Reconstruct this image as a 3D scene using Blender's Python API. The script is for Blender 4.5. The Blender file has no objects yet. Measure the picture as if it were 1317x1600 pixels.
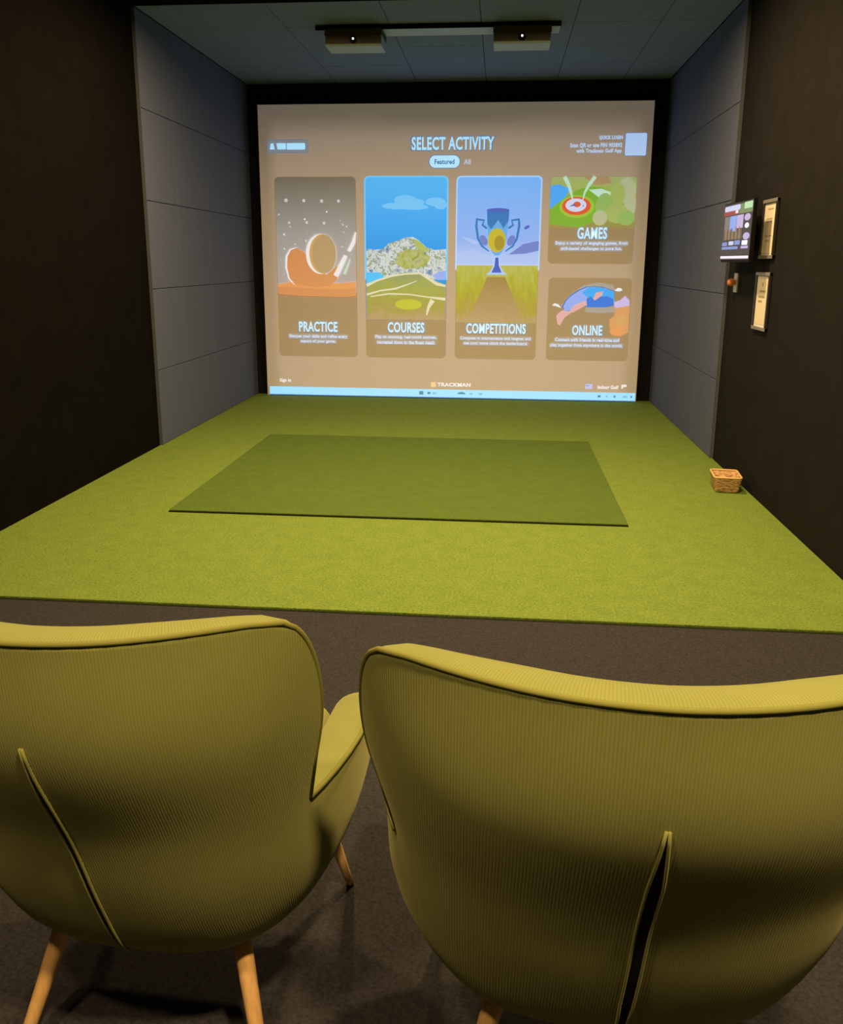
import bpy, bmesh, math, random
from mathutils import Vector, Matrix
C = bpy.context.scene.collection
SC = bpy.context.scene
random.seed(7)

# ------------------------------------------------------------------ camera
cam_d = bpy.data.cameras.new('camera'); cam = bpy.data.objects.new('camera', cam_d); C.objects.link(cam)
F_PX, PITCH, ROLL, YAW = 1320.15, -0.23325, 0.00554, -0.0906
cam.location = (0.2615, -8.6454, 1.38)
_fw = Vector((math.sin(YAW)*math.cos(PITCH), math.cos(YAW)*math.cos(PITCH), math.sin(PITCH)))
_r0 = Vector((math.cos(YAW), -math.sin(YAW), 0)); _u0 = _r0.cross(_fw)
_r = _r0*math.cos(ROLL) + _u0*math.sin(ROLL); _u = _u0*math.cos(ROLL) - _r0*math.sin(ROLL)
cam.rotation_euler = Matrix((_r, _u, -_fw)).transposed().to_euler()
cam_d.sensor_fit = 'VERTICAL'; cam_d.sensor_height = 24.0
cam_d.lens = 24.0*F_PX/1600.0
cam_d.shift_y = -78.0/1600.0
cam_d.clip_start = 0.02
SC.camera = cam

# ------------------------------------------------------------------ world, lights, exposure
w = bpy.data.worlds.new('world'); SC.world = w; w.use_nodes = True
w.node_tree.nodes['Background'].inputs[0].default_value = (1.0, 0.75, 0.5, 1)
w.node_tree.nodes['Background'].inputs[1].default_value = 0.0
vs = SC.view_settings
vs.view_transform = 'Standard'; vs.look = 'None'; vs.exposure = 0.0; vs.gamma = 1.0; vs.use_curve_mapping = False
WARM = (1.0, 0.66, 0.29)
def lamp(name, loc, watts, radius=0.07, spread=170, col=WARM, aim=(0, 0, -1)):
    d = bpy.data.lights.new(name, 'AREA'); d.shape = 'DISK'; d.size = radius*2
    d.energy = watts; d.color = col; d.spread = math.radians(spread)
    o = bpy.data.objects.new(name, d); C.objects.link(o); o.location = loc
    o.rotation_euler = Vector(aim).to_track_quat('-Z', 'Y').to_euler()
    return o
for x, y, e in ((-1.2, -3.4, 60), (0.75, -3.4, 60), (-0.9, -5.4, 56), (0.95, -5.4, 78),
                (-0.5, -8.9, 38), (.78, -8.75, 98)):
    lamp('downlight', (x, y, 3.10), e, .09)

# ------------------------------------------------------------------ geometry helpers
def srgb(r, g, b):
    f = lambda c: (c/255/12.92) if c/255 <= 0.04045 else ((c/255+0.055)/1.055)**2.4
    return (f(r), f(g), f(b))

class MB:
    """collects faces of ONE mesh"""
    def __init__(s): s.v = []; s.f = []; s.m = []; s.uv = {}
    def add(s, verts, faces, mi=0):
        o = len(s.v); s.v += [tuple(p) for p in verts]
        for f in faces: s.f.append(tuple(i+o for i in f)); s.m.append(mi)
        return o
    def box(s, x0, x1, y0, y1, z0, z1, mi=0):
        v = [(x, y, z) for x in (x0, x1) for y in (y0, y1) for z in (z0, z1)]
        s.add(v, [(0,1,3,2), (4,6,7,5), (0,4,5,1), (2,3,7,6), (0,2,6,4), (1,5,7,3)], mi)
    def poly(s, pts, mi=0):
        s.add(pts, [tuple(range(len(pts)))], mi)
    def tube(s, pts, r, n=8, mi=0, closed=False, caps=True):
        pts = [Vector(p) for p in pts]; rings = []
        rr = r if isinstance(r, (list, tuple)) else [r]*len(pts)
        prev = None
        for i, p in enumerate(pts):
            a = pts[i-1] if i > 0 else (pts[-1] if closed else p); b = pts[i+1] if i < len(pts)-1 else (pts[0] if closed else p)
            t = (b-a).normalized()
            ref = prev if prev is not None else (Vector((0,0,1)) if abs(t.z) < .9 else Vector((1,0,0)))
            x = (ref - t*ref.dot(t)).normalized(); prev = x; y = t.cross(x)
            rings.append([p + (x*math.cos(2*math.pi*k/n) + y*math.sin(2*math.pi*k/n))*rr[i] for k in range(n)])
        v = [q for g in rings for q in g]; f = []
        m = len(pts); last = m if closed else m-1
        for i in range(last):
            j = (i+1) % m
            for k in range(n):
                f.append((i*n+k, i*n+(k+1) % n, j*n+(k+1) % n, j*n+k))
        if not closed and caps: f += [tuple(range(n))[::-1], tuple(range((m-1)*n, m*n))]
        s.add(v, f, mi)
    def build(s, name, mats, parent=None, smooth=False, bevel=0, segs=2, off=(0,0,0), fix=True):
        me = bpy.data.meshes.new(name)
        me.from_pydata([(a-off[0], b-off[1], c-off[2]) for a, b, c in s.v], [], s.f)
        for m in (mats if isinstance(mats, (list, tuple)) else [mats]): me.materials.append(m)
        for p, i in zip(me.polygons, s.m): p.material_index = i; p.use_smooth = smooth
        if fix:
            bm = bmesh.new(); bm.from_mesh(me); bmesh.ops.recalc_face_normals(bm, faces=bm.faces); bm.to_mesh(me); bm.free()
        o = bpy.data.objects.new(name, me); C.objects.link(o)
        if parent: o.parent = parent
        if bevel:
            b = o.modifiers.new('bevel', 'BEVEL'); b.width = bevel; b.segments = segs; b.limit_method = 'ANGLE'
        return o

def tag(o, label=None, cat=None, group=None, kind=None):
    if label: o['label'] = label
    if cat: o['category'] = cat
    if group: o['group'] = group
    if kind: o['kind'] = kind
    return o
def empty(name, loc, rz=0):
    o = bpy.data.objects.new(name, None); C.objects.link(o); o.location = loc; o.rotation_euler = (0, 0, rz)
    o.empty_display_size = .1
    return o

# ------------------------------------------------------------------ material helpers
def mat(name, col, rough=.8, spec=.3, metal=0, emit=None, es=1.0):
    m = bpy.data.materials.new(name); m.use_nodes = True
    b = m.node_tree.nodes['Principled BSDF']
    b.inputs['Base Color'].default_value = (*col, 1); b.inputs['Roughness'].default_value = rough
    b.inputs['Specular IOR Level'].default_value = spec; b.inputs['Metallic'].default_value = metal
    if emit: b.inputs['Emission Color'].default_value = (*emit, 1); b.inputs['Emission Strength'].default_value = es
    return m
def N(m, t, **kw):
    n = m.node_tree.nodes.new(t)
    for k, v in kw.items():
        if k in n.inputs.keys(): n.inputs[k].default_value = v
        else: setattr(n, k, v)
    return n
def L(m, a, b): m.node_tree.links.new(a, b)
def bsdf(m): return m.node_tree.nodes['Principled BSDF']
def ramp(m, stops):
    r = N(m, 'ShaderNodeValToRGB'); e = r.color_ramp.elements
    while len(e) > 1: e.remove(e[-1])
    e[0].position = stops[0][0]; e[0].color = (*stops[0][1], 1)
    for p, c in stops[1:]:
        q = e.new(p); q.color = (*c, 1)
    return r
def noisy(name, c0, c1, scale=60, rough=.85, bump=.3, bdist=.002, spec=.2, detail=4, stretch=(1,1,1), lo=.35, hi=.65):
    m = mat(name, c0, rough, spec)
    t = N(m, 'ShaderNodeTexCoord'); mp = N(m, 'ShaderNodeMapping'); mp.inputs['Scale'].default_value = stretch
    L(m, t.outputs['Object'], mp.inputs[0])
    n = N(m, 'ShaderNodeTexNoise', Scale=scale, Detail=detail, Roughness=.65); L(m, mp.outputs[0], n.inputs['Vector'])
    r = ramp(m, [(lo, c0), (hi, c1)]); L(m, n.outputs['Fac'], r.inputs[0]); L(m, r.outputs[0], bsdf(m).inputs['Base Color'])
    if bump:
        b = N(m, 'ShaderNodeBump', Strength=bump, Distance=bdist); L(m, n.outputs['Fac'], b.inputs['Height']); L(m, b.outputs[0], bsdf(m).inputs['Normal'])
    return m

# grass carpet: fibre noise + broad mottling
def turf_mat(name, dark, light, scale):
    m = mat(name, light, .9, .1)
    t = N(m, 'ShaderNodeTexCoord')
    n1 = N(m, 'ShaderNodeTexNoise', Scale=scale, Detail=6, Roughness=.75); n2 = N(m, 'ShaderNodeTexNoise', Scale=11, Detail=5, Roughness=.6)
    L(m, t.outputs['Object'], n1.inputs['Vector']); L(m, t.outputs['Object'], n2.inputs['Vector'])
    a = N(m, 'ShaderNodeMath', operation='MULTIPLY_ADD'); a.inputs[1].default_value = .15
    L(m, n2.outputs['Fac'], a.inputs[0])
    s = N(m, 'ShaderNodeMath', operation='MULTIPLY'); s.inputs[1].default_value = .85; L(m, n1.outputs['Fac'], s.inputs[0]); L(m, s.outputs[0], a.inputs[2])
    r = ramp(m, [(.40, dark), (.60, light)]); L(m, a.outputs[0], r.inputs[0]); L(m, r.outputs[0], bsdf(m).inputs['Base Color'])
    b = N(m, 'ShaderNodeBump', Strength=.9, Distance=.008); L(m, n1.outputs['Fac'], b.inputs['Height']); L(m, b.outputs[0], bsdf(m).inputs['Normal'])
    return m

M = {}
M['turf'] = turf_mat('green artificial turf', (.135, .225, .040), (.255, .37, .080), 95)
M['mat'] = turf_mat('denser hitting turf', (.084, .152, .029), (.15, .242, .050), 140)
M['mat_edge'] = mat('dark rubber mat edge', (.012, .014, .006), .9)
M['carpet'] = noisy('dark brown carpet', (.022, .0225, .028), (.042, .042, .051), 120, .95, .5, .003)
M['black'] = noisy('black backdrop cloth', (.006, .006, .007), (.010, .010, .011), 40, .95, .1)
M['dark_wall'] = noisy('dark brown wall paint', (.012, .0118, .013), (.016, .0152, .0165), 6, .85, .25, .001, .08, 6)
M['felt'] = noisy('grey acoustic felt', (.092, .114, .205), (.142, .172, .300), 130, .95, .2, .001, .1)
M['felt_pale'] = noisy('paler ceiling felt', (.16, .215, .37), (.24, .31, .50), 130, .95, .2, .001, .1)  # same felt as the walls, screen light put into a paler colour
M['felt_edge'] = mat('felt edge', (.075, .085, .12), .9)
M['seam'] = mat('dark seam', (.02, .02, .022), .95)
M['black_wall'] = noisy('black brown wall paint', (.0042, .0038, .0036), (.006, .0054, .005), 6, .9, .25, .001, .05, 6)  # left wall: weaker lamp light put into a darker colour
M['ceil'] = mat('dark ceiling paint', (.03, .028, .026), .9)
M['skirting'] = mat('cream skirting paint', (.85, .8, .6), .5)

def structure(o): o['kind'] = 'structure'; return o

# ------------------------------------------------------------------ room shell
XL, XR, ZC = -2.285, 1.804, 3.066
YL, YR = -2.521, -2.495           # where the felt cladding stops
DL, DR = XL-.023, XR+.023         # painted walls behind the felt
YB = -10.2
FZ = -.014                        # carpet level; turf top is z = 0
b = MB(); b.box(DL-.1, DR+.1, YB, .3, FZ-.1, FZ); structure(b.build('floor', M['carpet']))
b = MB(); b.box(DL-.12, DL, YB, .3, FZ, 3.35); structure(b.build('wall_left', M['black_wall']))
b = MB(); b.box(DR, DR+.12, YB, .3, FZ, 3.35); structure(b.build('wall_right', M['dark_wall']))
b = MB(); b.box(DL, DR, .11, .23, FZ, 3.35); structure(b.build('wall_back', M['black']))
b = MB(); b.box(DL, DR, YB-.12, YB, FZ, 3.35); structure(b.build('wall_front', M['dark_wall']))
b = MB(); b.box(DL, DR, YB, .11, 3.22, 3.34); structure(b.build('ceiling', M['ceil']))
b = MB(); b.box(DR-.014, DR, -8.6, -4.985, FZ, .075); structure(b.build('baseboard_right', M['skirting'], bevel=.004))

def tiles(name, us, vs_, to, edge_faces, felt='felt'):
    """felt cladding: 60 cm tiles with chamfered seams, over a dark backing; one mesh"""
    b = MB(); g = .0022; c = .0025
    for i in range(len(us)-1):
        for j in range(len(vs_)-1):
            u0, u1, v0, v1 = us[i]+g, us[i+1]-g, vs_[j]+g, vs_[j+1]-g
            dp = random.uniform(0, .0012)
            ring = lambda d, h: [to(u0+d, v0+d, h), to(u1-d, v0+d, h), to(u1-d, v1-d, h), to(u0+d, v1-d, h)]
            o = b.add(ring(0, .012) + ring(0, .002+dp) + ring(c, dp), [])
            for k in range(4):
                q = (k+1) % 4
                b.f.append((o+k, o+q, o+4+q, o+4+k)); b.m.append(0)
                b.f.append((o+4+k, o+4+q, o+8+q, o+8+k)); b.m.append(0)
            b.f.append((o+8, o+9, o+10, o+11)); b.m.append(0)
    U0, U1, V0, V1 = us[0], us[-1], vs_[0], vs_[-1]
    b.add([to(U0, V0, .008), to(U1, V0, .008), to(U1, V1, .008), to(U0, V1, .008)], [(0,1,2,3)], 1)
    edge_faces(b)
    return structure(b.build(name, [M[felt], M['seam'], M['felt_edge']]))
ys_l = [YL, -1.922, -1.322+.1, -.6, .11]; zs = [0.0, .57, 1.17, 1.795, 2.42, ZC]
def le(b): b.box(DL, XL+.001, YL-.004, YL, FZ, ZC+.02, 2)
def re_(b): b.box(XR-.001, DR, YR-.004, YR, FZ, ZC+.02, 2)
def ce(b): b.box(DL, DR, YL-.004, YL, ZC-.001, 3.22, 1)
tiles('trim_1', ys_l, zs, lambda u, v, h: (XL-h, u, v), le)
tiles('trim_2', [YR, -1.84, -1.22, -.6, .11], zs, lambda u, v, h: (XR+h, u, v), re_)
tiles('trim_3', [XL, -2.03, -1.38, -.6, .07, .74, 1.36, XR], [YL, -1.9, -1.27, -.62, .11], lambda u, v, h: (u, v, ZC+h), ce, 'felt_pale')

# ------------------------------------------------------------------ turf and mat
b = MB(); b.box(XL-.02, XR+.02, -5.487, .1, FZ, 0)
o = b.build('artificial_turf', M['turf'], bevel=.004)
tag(o, 'large green artificial turf covering the floor up to the screen', 'turf')
MX0, MX1, MY0, MY1 = -1.567, .977, -4.234, -2.0715
root = empty('hitting_mat', ((MX0+MX1)/2, (MY0+MY1)/2, 0))
tag(root, 'darker green rectangular hitting mat lying on the turf in front of the screen', 'mat')
of = root.location
b = MB(); b.box(MX0, MX1, MY0, MY1, 0.0005, .006); b.build('mat_base', M['mat_edge'], root, off=of)
b = MB(); b.box(MX0+.002, MX1-.002, MY0+.004, MY1-.002, .0058, .014); b.build('turf_surface', M['mat'], root, off=of, bevel=.005)

# ------------------------------------------------------------------ projection screen
AMB = (.43, .29, .135)            # warm room light on white cloth, used to split a picture colour into cloth tint and projector light
def ui(name, c, gain=1.0, albedo=.72):
    c = [x*gain for x in c]
    base = [min(albedo, .8*x/a) for x, a in zip(c, AMB)]
    em = [max(0, x-p*a) for x, p, a in zip(c, base, AMB)]
    return mat(name, base, .95, 0.0, 0, em, 1.0)
SCX0, SCX1, SCZ0, SCZ1 = -2.1545, 1.6545, .004, 2.8595
scr = empty('projection_screen', (-.25, 0.0, 0)); SO = scr.location
tag(scr, 'large projection screen on the back wall showing a select activity menu', 'screen')
M['cloth'] = mat('white screen cloth', (.74, .72, .70), .95, 0)
b = MB(); b.box(SCX0, SCX1, 0, .012, SCZ0, SCZ1); b.build('screen_cloth', M['cloth'], scr, off=SO)

class UI(MB):
    """flat projected graphics in the screen plane, layered 1 mm apart"""
    def __init__(s, layer=1): super().__init__(); s.mats = []; s.lay = layer
    def y(s): s.lay += .18; return -.001*s.lay
    def mi(s, m):
        if m not in s.mats: s.mats.append(m)
        return s.mats.index(m)
    def shape(s, pts, m):
        y = s.y(); s.add([(x, y, z) for x, z in pts], [tuple(range(len(pts)))], s.mi(m)); return s
    def rect(s, x0, x1, z0, z1, m, r=0, corners='1111'):
        return s.shape(rrect(x0, x1, z0, z1, r, corners), m)
    def ell(s, x, z, a, c, m, rot=0, n=40, t0=0, t1=360):
        p = []
        full = (t1-t0) >= 360
        for k in range(n if full else n+1):
            t = math.radians(t0+(t1-t0)*k/n); X, Z = a*math.cos(t), c*math.sin(t)
            p.append((x+X*math.cos(rot)-Z*math.sin(rot), z+X*math.sin(rot)+Z*math.cos(rot)))
        return s.shape(p, m)
    def stroke(s, pts, wd, m):
        n = len(pts); W = wd if isinstance(wd, (list, tuple)) else [wd]*n
        l, r = [], []
        for i, p in enumerate(pts):
            a = pts[max(i-1, 0)]; q = pts[min(i+1, n-1)]
            dx, dz = q[0]-a[0], q[1]-a[1]; d = math.hypot(dx, dz) or 1
            l.append((p[0]-dz/d*W[i]/2, p[1]+dx/d*W[i]/2)); r.append((p[0]+dz/d*W[i]/2, p[1]-dx/d*W[i]/2))
        y = s.y(); o = s.add([(x, y, z) for x, z in l+r], [])
        for i in range(n-1): s.f.append((o+i, o+i+1, o+n+i+1, o+n+i)); s.m.append(s.mi(m))
        return s
    def done(s, name, parent): return s.build(name, s.mats, parent, off=SO, fix=False)
def rrect(x0, x1, z0, z1, r, corners='1111', n=6):
    p = []
    for k, (cx, cz, a0) in enumerate(((x1-r, z1-r, 0), (x0+r, z1-r, 90), (x0+r, z0+r, 180), (x1-r, z0+r, 270))):
        if r and corners[k] == '1':
            p += [(cx+r*math.cos(math.radians(a0+90*i/n)), cz+r*math.sin(math.radians(a0+90*i/n))) for i in range(n+1)]
        else: p.append(((x1, z1), (x0, z1), (x0, z0), (x1, z0))[k])
    return p
def text_mesh(s, bold):
    cu = bpy.data.curves.new('t', 'FONT'); cu.body = s; cu.size = 1; cu.offset = bold; cu.space_character = 1.0+bold*2.2; cu.resolution_u = 3
    o = bpy.data.objects.new('t', cu); C.objects.link(o)
    dg = bpy.context.evaluated_depsgraph_get(); me = bpy.data.meshes.new_from_object(o.evaluated_get(dg))
    bpy.data.objects.remove(o); bpy.data.curves.remove(cu)
    return me
def text(name, s, x0, x1, z0, z1, y, m, parent, bold=.02, off=None, lines=None):
    """writing fitted to a box; several lines make one mesh"""
    b = MB()
    for (st, a, c, d, e) in (lines or [(s, x0, x1, z0, z1)]):
        me = text_mesh(st, bold); vv = [v.co for v in me.vertices]
        X0, X1 = min(v.x for v in vv), max(v.x for v in vv); Y0, Y1 = min(v.y for v in vv), max(v.y for v in vv)
        b.add([(a+(v.x-X0)/(X1-X0)*(c-a), y, d+(v.y-Y0)/(Y1-Y0)*(e-d)) for v in vv], [tuple(p.vertices) for p in me.polygons])
        bpy.data.meshes.remove(me)
    return b.build(name, m, parent, off=SO if off is None else off, fix=False)

U = {}
for n, c, g in (('white', (205, 238, 255), 1), ('text_dark', (95, 135, 160), 1), ('grey_text', (205, 205, 215), 1), ('small', (205, 215, 240), 1),
                ('halo', (140, 148, 155), 1), ('smallhalo', (172, 158, 145), 1),
                ('sky_hi', (95, 190, 245), 1), ('cloud', (135, 200, 245), 1), ('orange', (230, 155, 92), 1), ('orange2', (216, 145, 90), 1),
                ('cream', (240, 232, 225), 1), ('clubface', (190, 155, 110), 1), ('clubrim', (215, 165, 100), 1), ('dust', (215, 205, 195), 1),
                ('lilac', (150, 180, 240), 1), ('lilac2', (175, 195, 240), 1), ('mount', (120, 130, 200), 1), ('cup', (70, 125, 185), 1), ('cup2', (115, 170, 225), 1),
                ('cupdark', (95, 105, 185), 1), ('indigo', (85, 95, 190), 1), ('ball', (200, 180, 60), 1), ('ball2', (170, 145, 50), 1),
                ('lake', (95, 175, 240), 1), ('hillpale', (180, 185, 105), 1), ('hillgreen', (140, 180, 60), 1), ('hillglow', (175, 195, 70), 1),
                ('red', (230, 100, 60), 1), ('targetw', (220, 215, 235), 1), ('trail', (205, 225, 200), 1), ('shrub', (165, 185, 105), 1), ('shrub2', (195, 190, 145), 1),
                ('globe', (80, 170, 240), 1), ('globe2', (150, 170, 235), 1), ('globe3', (75, 120, 215), 1), ('pink', (225, 170, 165), 1), ('peach', (220, 155, 100), 1),
                ('violet', (205, 185, 225), 1), ('navy', (75, 110, 175), 1), ('bird', (235, 240, 235), 1), ('bar', (165, 225, 255), 1), ('icon', (95, 135, 165), 1),
                ('flag', (200, 190, 235), 1), ('square', (240, 200, 140), 1), ('rock', (205, 205, 205), 1), ('path', (225, 215, 180), 1), ('lime', (190, 190, 60), 1), ('iconpale', (140, 190, 215), 1)):
    U[n] = ui('projected '+n, srgb(*c), g)

def ui_ramp(name, stops, noise=None, base=(.6, .6, .6)):
    """projected picture whose colours run with height; stops (z, linear light colour, cloth tint)"""
    z0, z1 = stops[0][0], stops[-1][0]
    m = mat(name, base, .95, 0)
    t = N(m, 'ShaderNodeTexCoord'); sx = N(m, 'ShaderNodeSeparateXYZ'); L(m, t.outputs['Object'], sx.inputs[0])
    mr = N(m, 'ShaderNodeMapRange'); mr.inputs['From Min'].default_value = z0; mr.inputs['From Max'].default_value = z1
    L(m, sx.outputs['Z'], mr.inputs['Value'])
    src = mr.outputs[0]
    if noise:
        n = N(m, 'ShaderNodeTexNoise', Scale=noise[0], Detail=6, Roughness=.7)
        mp = N(m, 'ShaderNodeMapping'); mp.inputs['Scale'].default_value = noise[2]; L(m, t.outputs['Object'], mp.inputs[0]); L(m, mp.outputs[0], n.inputs['Vector'])
        a = N(m, 'ShaderNodeMath', operation='SUBTRACT'); a.inputs[1].default_value = .5; L(m, n.outputs['Fac'], a.inputs[0])
        k = N(m, 'ShaderNodeMath', operation='MULTIPLY_ADD'); k.inputs[1].default_value = noise[1]; L(m, a.outputs[0], k.inputs[0]); L(m, src, k.inputs[2]); src = k.outputs[0]
    f = lambda z: (z-z0)/(z1-z0)
    spl = []
    for z, c in stops:
        base_ = [min(.72, .8*x/a) for x, a in zip(c, AMB)]; em = [max(0, x-p*a) for x, p, a in zip(c, base_, AMB)]
        spl.append((f(z), base_, em))
    r1 = ramp(m, [(p, q) for p, q, _ in spl]); r2 = ramp(m, [(p, q) for p, _, q in spl])
    L(m, src, r1.inputs[0]); L(m, src, r2.inputs[0])
    L(m, r1.outputs[0], bsdf(m).inputs['Base Color']); L(m, r2.outputs[0], bsdf(m).inputs['Emission Color']); bsdf(m).inputs['Emission Strength'].default_value = 1
    return m
def ui_noise(name, cols, scale, stretch=(1, 1, 1)):
    """projected picture area of scattered colours"""
    m = mat(name, (.5, .5, .5), .95, 0)
    t = N(m, 'ShaderNodeTexCoord'); mp = N(m, 'ShaderNodeMapping'); mp.inputs['Scale'].default_value = stretch
    n = N(m, 'ShaderNodeTexNoise', Scale=scale, Detail=5, Roughness=.7, Distortion=.6); L(m, t.outputs['Object'], mp.inputs[0]); L(m, mp.outputs[0], n.inputs['Vector'])
    st1, st2 = [], []
    for i, c in enumerate(cols):
        c = srgb(*c); p = .32+.36*i/(len(cols)-1)
        base = [min(.72, .8*x/a) for x, a in zip(c, AMB)]; st1.append((p, base)); st2.append((p, [max(0, x-q*a) for x, q, a in zip(c, base, AMB)]))
    r1, r2 = ramp(m, st1), ramp(m, st2); L(m, n.outputs['Fac'], r1.inputs[0]); L(m, n.outputs['Fac'], r2.inputs[0])
    L(m, r1.outputs[0], bsdf(m).inputs['Base Color']); L(m, r2.outputs[0], bsdf(m).inputs['Emission Color']); bsdf(m).inputs['Emission Strength'].default_value = 1
    return m

# dim projector light over the menu area, fading at its upper and side edges; warm glow raised to stand for room light too
m = mat('projected dim background', (.74, .72, .70), .95, 0)
t = N(m, 'ShaderNodeTexCoord'); sx = N(m, 'ShaderNodeSeparateXYZ'); L(m, t.outputs['Object'], sx.inputs[0])
mr = N(m, 'ShaderNodeMapRange', interpolation_type='SMOOTHSTEP'); mr.inputs['From Min'].default_value = 2.78; mr.inputs['From Max'].default_value = 2.5; L(m, sx.outputs['Z'], mr.inputs['Value'])
ab = N(m, 'ShaderNodeMath', operation='ABSOLUTE'); L(m, sx.outputs['X'], ab.inputs[0])
mr2 = N(m, 'ShaderNodeMapRange', interpolation_type='SMOOTHSTEP'); mr2.inputs['From Min'].default_value = 1.86; mr2.inputs['From Max'].default_value = 1.7; L(m, ab.outputs[0], mr2.inputs['Value'])
mu = N(m, 'ShaderNodeMath', operation='MULTIPLY'); L(m, mr.outputs[0], mu.inputs[0]); L(m, mr2.outputs[0], mu.inputs[1])
md = N(m, 'ShaderNodeMath', operation='MULTIPLY_ADD'); md.inputs[1].default_value = .5; md.inputs[2].default_value = .5; L(m, mu.outputs[0], md.inputs[0]); L(m, md.outputs[0], bsdf(m).inputs['Emission Strength']); bsdf(m).inputs['Emission Color'].default_value = (.190, .138, .118, 1)
U['bg'] = m
g = UI(1); g.rect(-2.15, 1.65, .09, 2.857, m); g.done('menu_background', scr)

# heading
text('heading_shadow', 'SELECT ACTIVITY', -.650, .176, 2.418, 2.562, -.0018, U['halo'], scr, .045)
text('heading', 'SELECT ACTIVITY', -.638, .163, 2.430, 2.552, -.0022, U['white'], scr, .028)
g = UI(2); g.rect(-.470, -.160, 2.260, 2.389, U['halo'], .062); g.rect(-.462, -.168, 2.267, 2.381, U['white'], .056)
tab = g.done('featured_tab', scr)
text('tab_text', 'Featured', -.412, -.218, 2.300, 2.347, -.0032, U['text_dark'], tab, .03)
tab.location = (0, 0, 0)
text('all_tab', 'All', -.126, -.062, 2.300, 2.346, -.0024, U['grey_text'], scr, .03)
# badge at the upper left
g = UI(2); g.rect(-2.068, -1.655, 2.410, 2.538, U['halo'], .03); g.rect(-2.062, -1.661, 2.416, 2.532, U['smallhalo'], .028)
g.shape([(-2.043, 2.445), (-2.032, 2.5), (-2.005, 2.503), (-1.992, 2.445)], U['white'])
g.shape([(-1.975, 2.503), (-1.880, 2.503), (-1.880, 2.445), (-1.965, 2.445)], U['white'])
g.rect(-1.872, -1.688, 2.443, 2.503, U['white'], .01)
g.done('account_badge', scr)
# sign-in lines at the upper right (the code square beside them is left out)
text('login_heading', 'QUICK LOGIN', 1.156, 1.376, 2.512, 2.552, -.0024, U['small'], scr, .045)
for ln in (('Scan QR or use PIN 903892', .885, 1.374, 2.440, 2.486), ('with Trackman Golf App', .945, 1.372, 2.388, 2.434)):
    text('login_text', '', 0, 0, 0, 0, -.0024, U['small'], scr, .035, lines=[ln])
g = UI(2); g.rect(1.396, 1.606, 2.364, 2.578, U['halo'], .02); g.rect(1.402, 1.600, 2.370, 2.572, U['small'], .015); g.done('login_tile', scr)

# card frames
def fade(name, stops): return ui_ramp(name, stops)
Cbrown = lambda k=1.0: tuple(x*k for x in (.33, .225, .105))
m_card = mat('projected dark card', (.66, .60, .56), .95, 0, 0, (.10, .072, .04))
def card(name, x0, x1, z0, z1, layer=2, frame_m=None):
    g = UI(layer); g.rect(x0, x1, z0, z1, frame_m or m_card, .045); return g.done(name, scr)

# ---- practice card
c1 = card('practice_card', -2.012, -1.188, .415, 2.19)
P = UI(3)
top = ui_ramp('projected dusty air', [(1.05, srgb(182, 165, 155)), (1.6, srgb(172, 160, 148)), (2.19, srgb(142, 124, 100))])
P.rect(-2.005, -1.195, 1.07, 2.183, top, .04, '1100')
for (x, z, r) in ((-1.895, 1.965, .018), (-1.715, 1.962, .016), (-1.535, 1.958, .016), (-1.365, 1.958, .015), (-1.87, 1.75, .012), (-1.69, 1.752, .014), (-1.515, 1.745, .014)): P.ell(x, z, r, r, U['dust'], n=12)
for k in range(34):
    x, z = random.uniform(-1.99, -1.21), random.uniform(1.2, 1.86); r = random.uniform(.003, .008)
    P.ell(x, z, r*1.3, r, U['cream'] if k % 2 else U['dust'], random.uniform(0, 3), n=8)
P.shape([(-2.0, 1.145), (-1.86, 1.165), (-1.2, 1.155), (-1.2, 1.035), (-1.3, 1.02), (-1.8, 1.03), (-2.0, 1.045)], U['orange2'])
P.shape([(-2.0, 1.145), (-1.86, 1.168), (-1.5, 1.15), (-1.2, 1.172), (-1.2, 1.11), (-1.5, 1.10), (-2.0, 1.12)], U['orange'])
# club head
P.shape([(-1.905, 1.30), (-1.90, 1.42), (-1.86, 1.485), (-1.80, 1.505), (-1.72, 1.46), (-1.5, 1.24), (-1.39, 1.33), (-1.37, 1.28), (-1.40, 1.19), (-1.47, 1.135), (-1.60, 1.115), (-1.80, 1.14), (-1.88, 1.20)], U['orange2'])
P.stroke([(-1.80, 1.508), (-1.865, 1.488), (-1.905, 1.42), (-1.912, 1.31), (-1.885, 1.2), (-1.83, 1.14)], [.004, .014, .02, .018, .014, .004], U['cream'])
P.ell(-1.555, 1.445, .150, .195, U['cream']); P.ell(-1.535, 1.447, .135, .193, U['clubrim']); P.ell(-1.52, 1.447, .122, .188, U['clubface'])
P.stroke([(-1.405, 1.23), (-1.30, 1.43)], [.05, .035], U['cream']); P.stroke([(-1.315, 1.25), (-1.255, 1.40)], [.02, .008], U['trail'])
P.stroke([(-1.268, 1.475), (-1.22, 1.56), (-1.196, 1.66)], [.03, .035, .012], U['cream'])
P.done('card_picture', c1)
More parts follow.
